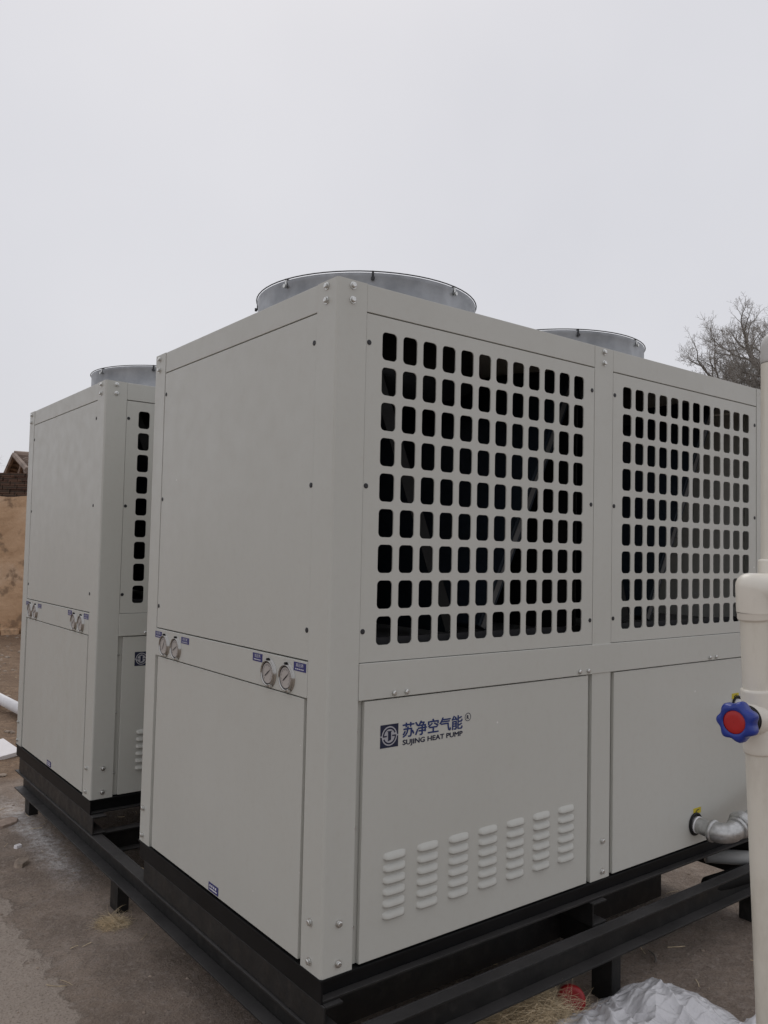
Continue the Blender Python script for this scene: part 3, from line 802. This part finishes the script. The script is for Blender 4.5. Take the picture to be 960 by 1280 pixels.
# two lagged black pipes running off past the end of the frame
for k, (a_, b_, r_) in enumerate((((1.86, .02, -.19), (3.6, -.12, -.19), .036), ((2.02, .13, -.135), (2.42, -.22, -.150), .030))):
    bm = tube(bmesh.new(), [a_, (Vector(a_) + Vector(b_)) / 2, b_], r_, 18)
    o = link(('lagged_pipe', 'grey_pipe')[k], bm, ('rubber', 'grey_pvc')[k], smooth=True)
    tag(o, ('black lagged pipe running right from under the right cabinet', 'dull grey pipe running right beneath the galvanized elbow')[k], 'pipe')

# ------------------------------------------------------------------ things on the ground
def strands(n, cx, cy, rx, ry, hmax, seed, lmin, lmax, rad, base=None):
    r = random.Random(seed); bm = bmesh.new()
    for i in range(n):
        a, q = r.uniform(0, 2 * PI), math.sqrt(r.random())
        x, y = cx + rx * q * math.cos(a), cy + ry * q * math.sin(a)
        h = hmax * (1 - q ** 1.6) * r.random()
        z = gz(x, y) + .002 + h
        l = r.uniform(lmin, lmax); t = r.uniform(0, 2 * PI); pz = r.uniform(-.2, .5); cv = r.uniform(-4, 4)
        p = Vector((x, y, z)); pts = [p.copy()]
        for s in range(5):
            t += cv / 5 + r.uniform(-.3, .3); pz += r.uniform(-.35, .2)
            p = p + Vector((math.cos(t), math.sin(t), pz)) * l / 5; p.z = max(p.z, gz(p.x, p.y) + .001); pts.append(p.copy())
        tube(bm, pts, [rad, rad, rad, rad * .9, rad * .7, rad * .4], 3, cap=False)
    return bm
o = link('straw_heap', strands(5200, .80, .01, .21, .12, .115, 3, .05, .15, .00055), 'straw'); o['kind'] = 'stuff'
tag(o, 'tangled heap of dry straw beside the plastic sheet', 'straw')
o = link('straw_tuft', strands(650, .0, 1.50, .05, .055, .028, 4, .03, .07, .0005), 'straw'); o['kind'] = 'stuff'
tag(o, 'small tuft of dry straw at the foot of the left frame leg', 'straw')

# plastic sheet
def sheet():
    outline = [(.72, -.02), (.80, .0), (.90, -.01), (1.02, -.03), (1.12, -.01), (1.22, -.0), (1.31, -.03), (1.38, -.10), (1.43, -.20), (1.42, -.32), (1.36, -.45), (1.25, -.56), (1.05, -.58), (.88, -.45), (.74, -.25), (.69, -.10)]
    cx, cy = 1.08, -.26
    bm = bmesh.new(); NR, NA = 90, 380; grid = []
    import bisect
    ang = sorted((math.atan2(y - cy, x - cx), math.hypot(x - cx, y - cy)) for x, y in outline)
    ang = [(ang[-1][0] - 2 * PI, ang[-1][1])] + ang + [(ang[0][0] + 2 * PI, ang[0][1])]
    for j in range(NR + 1):
        row = []
        for k in range(NA):
            t = -PI + 2 * PI * k / NA
            i = bisect.bisect([a for a, _ in ang], t) - 1; i = max(0, min(i, len(ang) - 2))
            f = (t - ang[i][0]) / max(1e-6, ang[i + 1][0] - ang[i][0]); R = ang[i][1] * (1 - f) + ang[i + 1][1] * f
            q = j / NR; R *= 1 + .05 * noise.noise(Vector((math.cos(t) * 4, math.sin(t) * 4, 0)))
            x, y = cx + R * q * math.cos(t), cy + R * q * math.sin(t)
            p = Vector((x * 3.2, y * 3.2, 1.3)); w = noise.noise_vector(p) * .9
            def fold(ang_, fa, fl, off, sharp):
                ca, sa = math.cos(ang_), math.sin(ang_)
                v_ = noise.noise(Vector(((x * ca + y * sa) * fl, (y * ca - x * sa) * fa, off)) + w * .8)
                return (1 - min(1, abs(v_) * sharp)) ** 1.5
            fall = 1 - q ** 2.6
            m = .045 + .060 * max(0, 1 - ((x - 1.27) / .24) ** 2 - ((y + .16) / .2) ** 2) + .022 * max(0, 1 - ((x - .98) / .2) ** 2 - ((y + .18) / .25) ** 2)
            h = fall * (m + .030 * fold(.75, 7, 1.8, 2, 2.6) + .020 * fold(1.25, 13, 2.6, 6, 2.8) + .011 * fold(.2, 19, 3.5, 9, 3) + .006 * fold(2.2, 30, 6, 12, 3) - .018) + .004
            h += .012 * (1 - abs(2 * q - 1.6)) * noise.noise(Vector((x * 9, y * 9, 5)))
            row.append(bm.verts.new((x, y, max(gz(x, y) + .003, -.40 + h))))
        grid.append(row)
    for a, c in zip(grid, grid[1:]):
        for k in range(NA): bm.faces.new((a[k], c[k], c[(k + 1) % NA], a[(k + 1) % NA]))
    bmesh.ops.remove_doubles(bm, verts=bm.verts[:], dist=1e-5)
    bmesh.ops.recalc_face_normals(bm, faces=bm.faces[:])
    return bm
o = link('plastic_sheet', sheet(), 'film', smooth=True)
tag(o, 'crumpled translucent white plastic sheet heaped on the ground at lower right', 'plastic sheet')
# second scrap of film by the riser
bm = bmesh.new()
bmesh.ops.create_grid(bm, x_segments=24, y_segments=24, size=.09)
for v in bm.verts:
    n_ = noise.noise(v.co * 22) * .03 + noise.noise(v.co * 55) * .012
    x, y = 1.38 + v.co.x * 1.1, -.50 + v.co.y * 1.2
    v.co = Vector((x, y, gz(x, y) + .02 + n_ + .02 * (1 - (v.co.length / .12) ** 2)))
o = link('plastic_scrap', bm, 'film', smooth=True); tag(o, 'small loose scrap of white film between the sheet and the cream pipe', 'plastic scrap')

# red lid
rc = Vector((1.0, .0, gz(1.0, .0) + .042))
bm = lathe(bmesh.new(), [(.0005, .012), (.030, .0125), (.036, .016), (.048, .015), (.055, .006), (.056, -.016), (.053, -.017), (.052, .002), (.046, .009), (.0005, .009)], 36)
rot = Matrix.Rotation(math.radians(66), 4, Vector((RIGHT.x, RIGHT.y, 0)))
bmesh.ops.transform(bm, matrix=Matrix.Translation(rc) @ rot @ Matrix.Scale(.85, 4), verts=bm.verts[:])
o = link('red_lid', bm, 'red_lid', smooth=True); tag(o, 'red plastic lid lying behind the straw at the foot of the frame', 'lid')
s0 = rc - Vector((FWD.x, FWD.y, 0)) * .06 + Vector((0, 0, -.03))
bm = bmesh.new()
def loop(c, r1, r2, lean, rad=.0014):
    pts = []
    for i in range(15):
        a = -PI * .25 + i / 14 * PI * 1.5
        pts.append(c + Vector((RIGHT.x, RIGHT.y, 0)) * r1 * math.cos(a) + Vector((0, 0, 1)) * r2 * math.sin(a) + Vector((FWD.x, FWD.y, 0)) * lean * math.sin(a))
    tube(bm, pts, rad, 5)
loop(s0 + Vector((-.012, .012, .012)), .017, .022, .02); loop(s0 + Vector((.02, -.02, .0)), .022, .018, .0)
o = link('white_string', bm, 'string', smooth=True); tag(o, 'looped pale string lying in front of the red lid', 'string')

# flakes, stones, twigs
def flake(name, x, y, sx, sy, h, m, label, cat, rot=0., seed=1, tilt=0., group=None):
    r = random.Random(seed); bm = bmesh.new(); n = 9
    k = [1 + r.uniform(-.22, .22) for _ in range(n)]
    lo = [bm.verts.new((sx * k[i] * math.cos(2 * PI * i / n), sy * k[i] * math.sin(2 * PI * i / n), 0)) for i in range(n)]
    hi = [bm.verts.new((v.co.x * .9, v.co.y * .9, h * r.uniform(.8, 1.2))) for v in lo]
    bm.faces.new(hi); bm.faces.new(lo[::-1])
    for i in range(n): bm.faces.new((lo[i], lo[(i + 1) % n], hi[(i + 1) % n], hi[i]))
    o = link(name, bm, m, loc=(x, y, gz(x, y) - .001)); o.rotation_euler = (tilt, 0, rot)
    return tag(o, label, cat, group)
flake('plaster_flake', -.10, 2.86, .075, .05, .016, 'cardboard', 'brown flake of plaster at the left edge near the far leg', 'flake', .4, 2, .12)
flake('plaster_flake', -.15, 2.29, .042, .03, .022, 'stone', 'pale chip of plaster on the bare ground left of the frame', 'flake', 1.1, 5, .1)
flake('stone', -.11, 2.53, .022, .016, .014, 'white_foam', 'tiny white chip above the pale plaster chip', 'stone', .3, 8)
bm = bmesh.new(); r = random.Random(11)
for i in range(1900):
    if i < 1200: x, y, s = r.uniform(-1.2, 2.6), r.uniform(-1.0, 3.4), r.choice((r.uniform(.0012, .004), r.uniform(.0012, .004), r.uniform(.002, .008)))
    else: x, y, s = r.uniform(-.6, 5.5), r.uniform(3.5, 14), r.uniform(.006, .035)
    q = bmesh.ops.create_icosphere(bm, subdivisions=1, radius=s)['verts']
    z = gz(x, y)
    for v in q: v.co = Vector((v.co.x * r.uniform(.8, 1.5), v.co.y * r.uniform(.8, 1.4), v.co.z * r.uniform(.5, .9))) + Vector((x, y, z))
o = link('gravel', bm, 'stone'); o['kind'] = 'stuff'; tag(o, 'loose crumbs of stone and earth strewn over the yard', 'gravel')
bm = bmesh.new()
for i in range(260):
    if i < 150: x, y = r.uniform(-.5, 2.6), r.uniform(-.9, 3.4)
    else: x, y = r.uniform(-.2, 3), r.uniform(3.5, 9)
    l = r.uniform(.02, .09); a = r.uniform(0, PI); bend = r.uniform(-.4, .4); pts = []
    for k in range(4):
        px, py = x + l * (k / 3) * math.cos(a + bend * k / 3), y + l * (k / 3) * math.sin(a + bend * k / 3); pts.append((px, py, gz(px, py) + .003))
    tube(bm, pts, r.uniform(.0008, .0018), 3, cap=False)
o = link('chaff', bm, 'straw'); o['kind'] = 'stuff'; tag(o, 'scattered bits of dry stalk lying on the ground', 'chaff')
for k, (x, y, a, l) in enumerate(((1.52, .03, .6, .10), (1.74, .22, .2, .12))):
    pts = [(x + l * t * math.cos(a + .3 * t), y + l * t * math.sin(a + .3 * t), gz(x, y) + .006 + .004 * math.sin(t * 5)) for t in (0, .3, .6, 1)]
    o = link('twig', tube(bmesh.new(), pts, [.004, .0035, .003, .0015], 5), 'bark')
    tag(o, ('dark twig on the ground just above the plastic sheet', 'dark twig on the ground under the right end of the frame')[k], 'twig', 'twigs on the ground')

# white pipe and board at the left edge
zz = gz(.6, 5.8)
a_, b_ = Vector((.52, 6.75, zz + .10)), Vector((.66, 5.35, zz + .055))
bm = tube(bmesh.new(), [a_ + (a_ - b_) * .7, a_, b_], .045, 24)
o = link('drain_pipe', bm, 'white_pvc', smooth=True); tag(o, 'white plastic pipe lying on bare earth at the left edge of the yard', 'pipe')
bm = boxm(-.42, .0, -.16, .16, 0, .03, bev=.003)
o = link('foam_board', bm, 'white_foam', loc=(.31, 4.42, gz(.3, 4.4) + .015)); o.rotation_euler = (.10, -.12, math.radians(8)); tag(o, 'white foam board lying on earth beside the far cabinet', 'board')

# ------------------------------------------------------------------ house beyond the yard
e1 = Vector((.7916, -.611, 0)).normalized(); e2 = Vector((.611, .7916, 0)).normalized()
yaw = math.atan2(e1.y, e1.x) + math.radians(30.5)
co_ = pix(40, 793, 14.25)                                        # nearest corner of the house
house = thing('earth_house', 'small house with grey brown tiled roof behind the ochre courtyard wall at far left', 'house', (co_.x, co_.y, -.42))
house.rotation_euler = (0, 0, yaw)
hz = .03; GW = 3.5; LW = 7.0                                     # gable depth, length
def mud_wall(w, h, th, seed):
    bm = bmesh.new(); nx, nz = max(8, int(w * 9)), 26
    g_ = []
    for j in range(nz + 1):
        row = []
        for i in range(nx + 1):
            x, t = w * i / nx, j / nz
            edge_ = .09 * noise.noise(Vector((x * 2.6, seed, 4))) if j == nz else 0
            row.append(bm.verts.new((x, .03 * noise.noise(Vector((x * 1.6, t * 4, seed))) + .012 * noise.noise(Vector((x * 7, t * 18, seed))), t * h + edge_)))
        g_.append(row)
    for a, c in zip(g_, g_[1:]):
        for i in range(nx): bm.faces.new((a[i], a[i + 1], c[i + 1], c[i]))
    r_ = bmesh.ops.extrude_face_region(bm, geom=bm.faces[:]); bmesh.ops.translate(bm, vec=(0, th, 0), verts=[v for v in r_['geom'] if isinstance(v, bmesh.types.BMVert)])
    bmesh.ops.recalc_face_normals(bm, faces=bm.faces[:]); return bm
link('wall', mud_wall(LW, 2.34, .38, 0), 'mud', house)
gm = mud_wall(GW, 2.34, .38, 3)
bmesh.ops.transform(gm, matrix=Matrix.Translation((.0, GW, 0)) @ Matrix.Rotation(-PI / 2, 4, 'Z'), verts=gm.verts[:]); link('wall', gm, 'mud', house)
link('wall', boxm(.4, LW, GW - .35, GW, 0, 2.7), 'mud', house); link('wall', boxm(LW - .35, LW, .4, GW - .36, 0, 2.7), 'mud', house)
def bricks(n, z0, z1, gable, seed):
    rr = random.Random(seed); bm = bmesh.new(); row = 0; z = z0
    while z < z1 - .02:
        x = -.12 * (row % 2)
        while x < n:
            a, b_ = max(0, x) + .006, min(n, x + .24) - .006
            if b_ - a > .03:
                o_ = rr.uniform(0, .022); box(bm, a, b_, .05 + o_, .30, z + .005, z + .066)
            x += .24
        z += .07; row += 1
    if gable: bmesh.ops.transform(bm, matrix=Matrix.Translation((0, GW, 0)) @ Matrix.Rotation(-PI / 2, 4, 'Z'), verts=bm.verts[:])
    return bm
for n, gb_, sd_ in ((2.4, False, 1), (GW, True, 2)):
    o = link('brick', bricks(n, 2.2, 2.72, gb_, sd_), 'brick', house); o['kind'] = 'stuff'
link('brick_core', boxm(2.41, LW, .06, .36, 2.2, 2.72), 'brick', house)
link('mortar', boxm(.085, 2.4, .085, .33, 2.2, 2.715), 'brick', house); link('mortar', boxm(.085, .33, .34, GW - .4, 2.2, 2.715), 'brick', house)
rr = random.Random(3); x = -.1
for gable in (0, 1):
    bm = bmesh.new(); x = -.05
    while x < (GW if gable else 4):
        w_ = rr.uniform(.2, .5); box(bm, x, x + w_ - .02, -.12 - rr.random() * .05, .03, 0, rr.uniform(.13, .24), bev=.02, seg=1); x += w_
    if gable: bmesh.ops.transform(bm, matrix=Matrix.Translation((0, GW, 0)) @ Matrix.Rotation(-PI / 2, 4, 'Z'), verts=bm.verts[:])
    o = link('plinth', bm, 'mud', house); o['kind'] = 'stuff'
ze, zr, ry = 2.74, 3.19, GW * .52
gx_ = -.22
def slope(p00, p10, p11, p01, nu, nv):
    """pan tiles: rippled across, stepped down the slope"""
    bm = bmesh.new(); p00, p10, p11, p01 = map(Vector, (p00, p10, p11, p01)); rows = []
    for j in range(nv + 1):
        for st in (0, 1):
            if (j == 0 and st == 0) or (j == nv and st == 1): continue
            row = []
            for i in range(nu + 1):
                s_, t = i / nu, j / nv
                p = (p00 * (1 - s_) + p10 * s_) * (1 - t) + (p01 * (1 - s_) + p11 * s_) * t
                row.append(bm.verts.new(p + Vector((0, 0, .045 * abs(math.cos(i * PI / 4)) + (.035 if st else 0) + rr.uniform(0, .012)))))
            rows.append(row)
    for a, c in zip(rows, rows[1:]):
        for i in range(nu): bm.faces.new((a[i], a[i + 1], c[i + 1], c[i]))
    return bm
rf = link('roof', slope((gx_, -.26, ze), (LW + .2, -.26, ze), (LW + .2, ry, zr), (gx_, ry, zr), 132, 9), 'tile', house)
rf2 = link('roof', slope((LW + .2, GW + .2, ze + .1), (gx_, GW + .2, ze + .1), (gx_, ry, zr), (LW + .2, ry, zr), 64, 6), 'tile', house)
bm = bmesh.new()
f = [bm.verts.new((.06, .02, ze - .02)), bm.verts.new((.06, GW - .02, ze + .02)), bm.verts.new((.06, ry, zr - .06))]; bm.faces.new(f)
r_ = bmesh.ops.extrude_face_region(bm, geom=bm.faces[:]); bmesh.ops.translate(bm, vec=(.25, 0, 0), verts=[v for v in r_['geom'] if isinstance(v, bmesh.types.BMVert)]); bmesh.ops.recalc_face_normals(bm, faces=bm.faces[:])
link('gable', bm, 'brick', house)
link('ridge', tube(bmesh.new(), [(gx_, ry, zr + .05), (LW + .2, ry, zr + .05)], .08, 8), 'tile', rf)
link('verge_tile', tube(bmesh.new(), [(gx_, -.27, ze + .05), (gx_, ry, zr + .05)], .05, 6), 'tile', rf)
link('verge_tile', tube(bmesh.new(), [(gx_, GW + .2, ze + .14), (gx_, ry, zr + .05)], .05, 6), 'tile', rf)
vt = [(gx_ + .05, -.2, ze - .04), (gx_ + .05, .25, ze + .02), (gx_ + .05, .6, ze + .18), (gx_ + .05, .85, ze + .27), (gx_ + .05, 1.2, ze + .12), (gx_ + .05, 1.7, ze + .0)]
link('curved_verge', tube(bmesh.new(), vt, .04, 6), 'tile', rf)
wo = pix(36, 793, 13.3)
cw = thing('courtyard_wall', 'peeling ochre mud wall topped with dark bricks behind the left cabinet', 'wall', Vector((wo.x, wo.y, -.42)) - e1 * 6)
cw.rotation_euler = (0, 0, math.atan2(e1.y, e1.x))
link('plaster', mud_wall(12, 2.30, .34, 8), 'mud', cw)
bk = bricks(3.0, 2.2, 2.66, False, 5); bmesh.ops.translate(bk, vec=(4.6, 0, 0), verts=bk.verts[:])
o = link('brick', bk, 'brick', cw); o['kind'] = 'stuff'
link('mortar', boxm(4.61, 7.59, .085, .27, 2.2, 2.655), 'brick', cw)
for a_, b_ in ((0, 4.59), (7.61, 12)): link('brick_top', boxm(a_, b_, .06, .30, 2.2, 2.66), 'brick', cw)
rr = random.Random(6); bm = bmesh.new(); x = .02
while x < 11.5:
    w_ = rr.uniform(.2, .5); box(bm, x, x + w_ - .02, -.14 - rr.random() * .06, .03, 0, rr.uniform(.12, .24), bev=.02, seg=1); x += w_
o = link('plinth', bm, 'mud', cw); o['kind'] = 'stuff'

# ------------------------------------------------------------------ bare trees
def bare_tree(name, label, base, h_trunk, height, r0, seed, mt, lean=(0, 0), spread=1., levels=5, group=None, nmain=7, twig=1.):
    r = random.Random(seed); t = thing(name, label, 'tree', base, group)
    tb, cb, wb = bmesh.new(), bmesh.new(), bmesh.new()
    top = Vector((lean[0], lean[1], h_trunk)); pts = []
    for i in range(6): f = i / 5; pts.append(Vector((lean[0] * f + .04 * math.sin(f * 5), lean[1] * f, h_trunk * f)))
    tube(tb, pts, [r0 * (1.25 - .55 * i / 5) for i in range(6)], 10)
    def grow(p, d, l, rad, lv):
        n = 6; q = [p.copy()]; dd = d.copy(); kids = []
        for i in range(n):
            dd = (dd + Vector((r.uniform(-1, 1), r.uniform(-1, 1), r.uniform(-.75, .95))) * (.17 + .04 * lv)).normalized()
            p = p + dd * l / n; q.append(p.copy()); kids.append((p.copy(), dd.copy(), i))
        rs = [max(.0014, rad * (1 - .55 * i / n)) for i in range(n + 1)]
        tube(cb if lv < 3 else wb, q, rs, 6 if lv < 2 else (4 if lv < 3 else 3), cap=False)
        if lv >= levels: return
        for (kp, kd, i) in kids:
            if i < 1 and lv == 0: continue
            if lv >= 2 and r.random() < (.40 if lv > 2 else .25): continue
            ax_ = Vector((r.uniform(-1, 1), r.uniform(-1, 1), r.uniform(-.9, 1))).normalized()
            side = kd.cross(ax_).normalized(); an = r.uniform(.55, 1.15)
            nd = (kd * math.cos(an) + side * math.sin(an)); nd.z += .10; nd.normalize()
            grow(kp, nd, l * r.uniform(.40, .66), max(.0014, rs[i + 1] * r.uniform(.45, .68)), lv + 1)
        grow(p, (dd + Vector((r.uniform(-.4, .4), r.uniform(-.4, .4), r.uniform(-.2, .4)))).normalized(), l * .55, rs[-1] * .9, lv + 1)
    cl = height - h_trunk
    for k in range(nmain):
        a = 2 * PI * k / nmain + r.uniform(-.3, .3); el = r.uniform(.05, 1.1)
        d = Vector((math.cos(a) * math.cos(el) * spread, math.sin(a) * math.cos(el) * spread, math.sin(el))).normalized()
        grow(pts[r.choice((3, 4, 5))], d, cl * r.uniform(.55, .75), r0 * r.uniform(.32, .5), 0)
    grow(top, Vector((0, 0, 1)), cl * .6, r0 * .6, 0)
    link('trunk', tb, 'bark', t, smooth=True); link('branches', cb, 'bark', t, smooth=True); w_ = link('twigs', wb, mt, t); w_['kind'] = 'stuff'
    return t
def foot(u, d):
    p = pix(u, 640, d); return (p.x, p.y, -.36)
bare_tree('bare_tree', 'large leafless tree rising behind the right cabinet beside the cream pipe', foot(972, 12), 3.55, 5.15, .15, 21, 'twig', spread=1.25, levels=5, group='bare trees', nmain=13)
bare_tree('bare_tree', 'smaller olive toned leafless tree just showing over the right cabinet roof', foot(893, 17), 3.6, 5.3, .06, 9, 'twig_olive', spread=.8, levels=4, group='bare trees', nmain=7)
bare_tree('bare_tree', 'distant leafless tree beyond the tiled roof at far left', foot(-76, 24), 2.6, 4.2, .08, 13, 'twig', levels=4, group='bare trees', nmain=5)
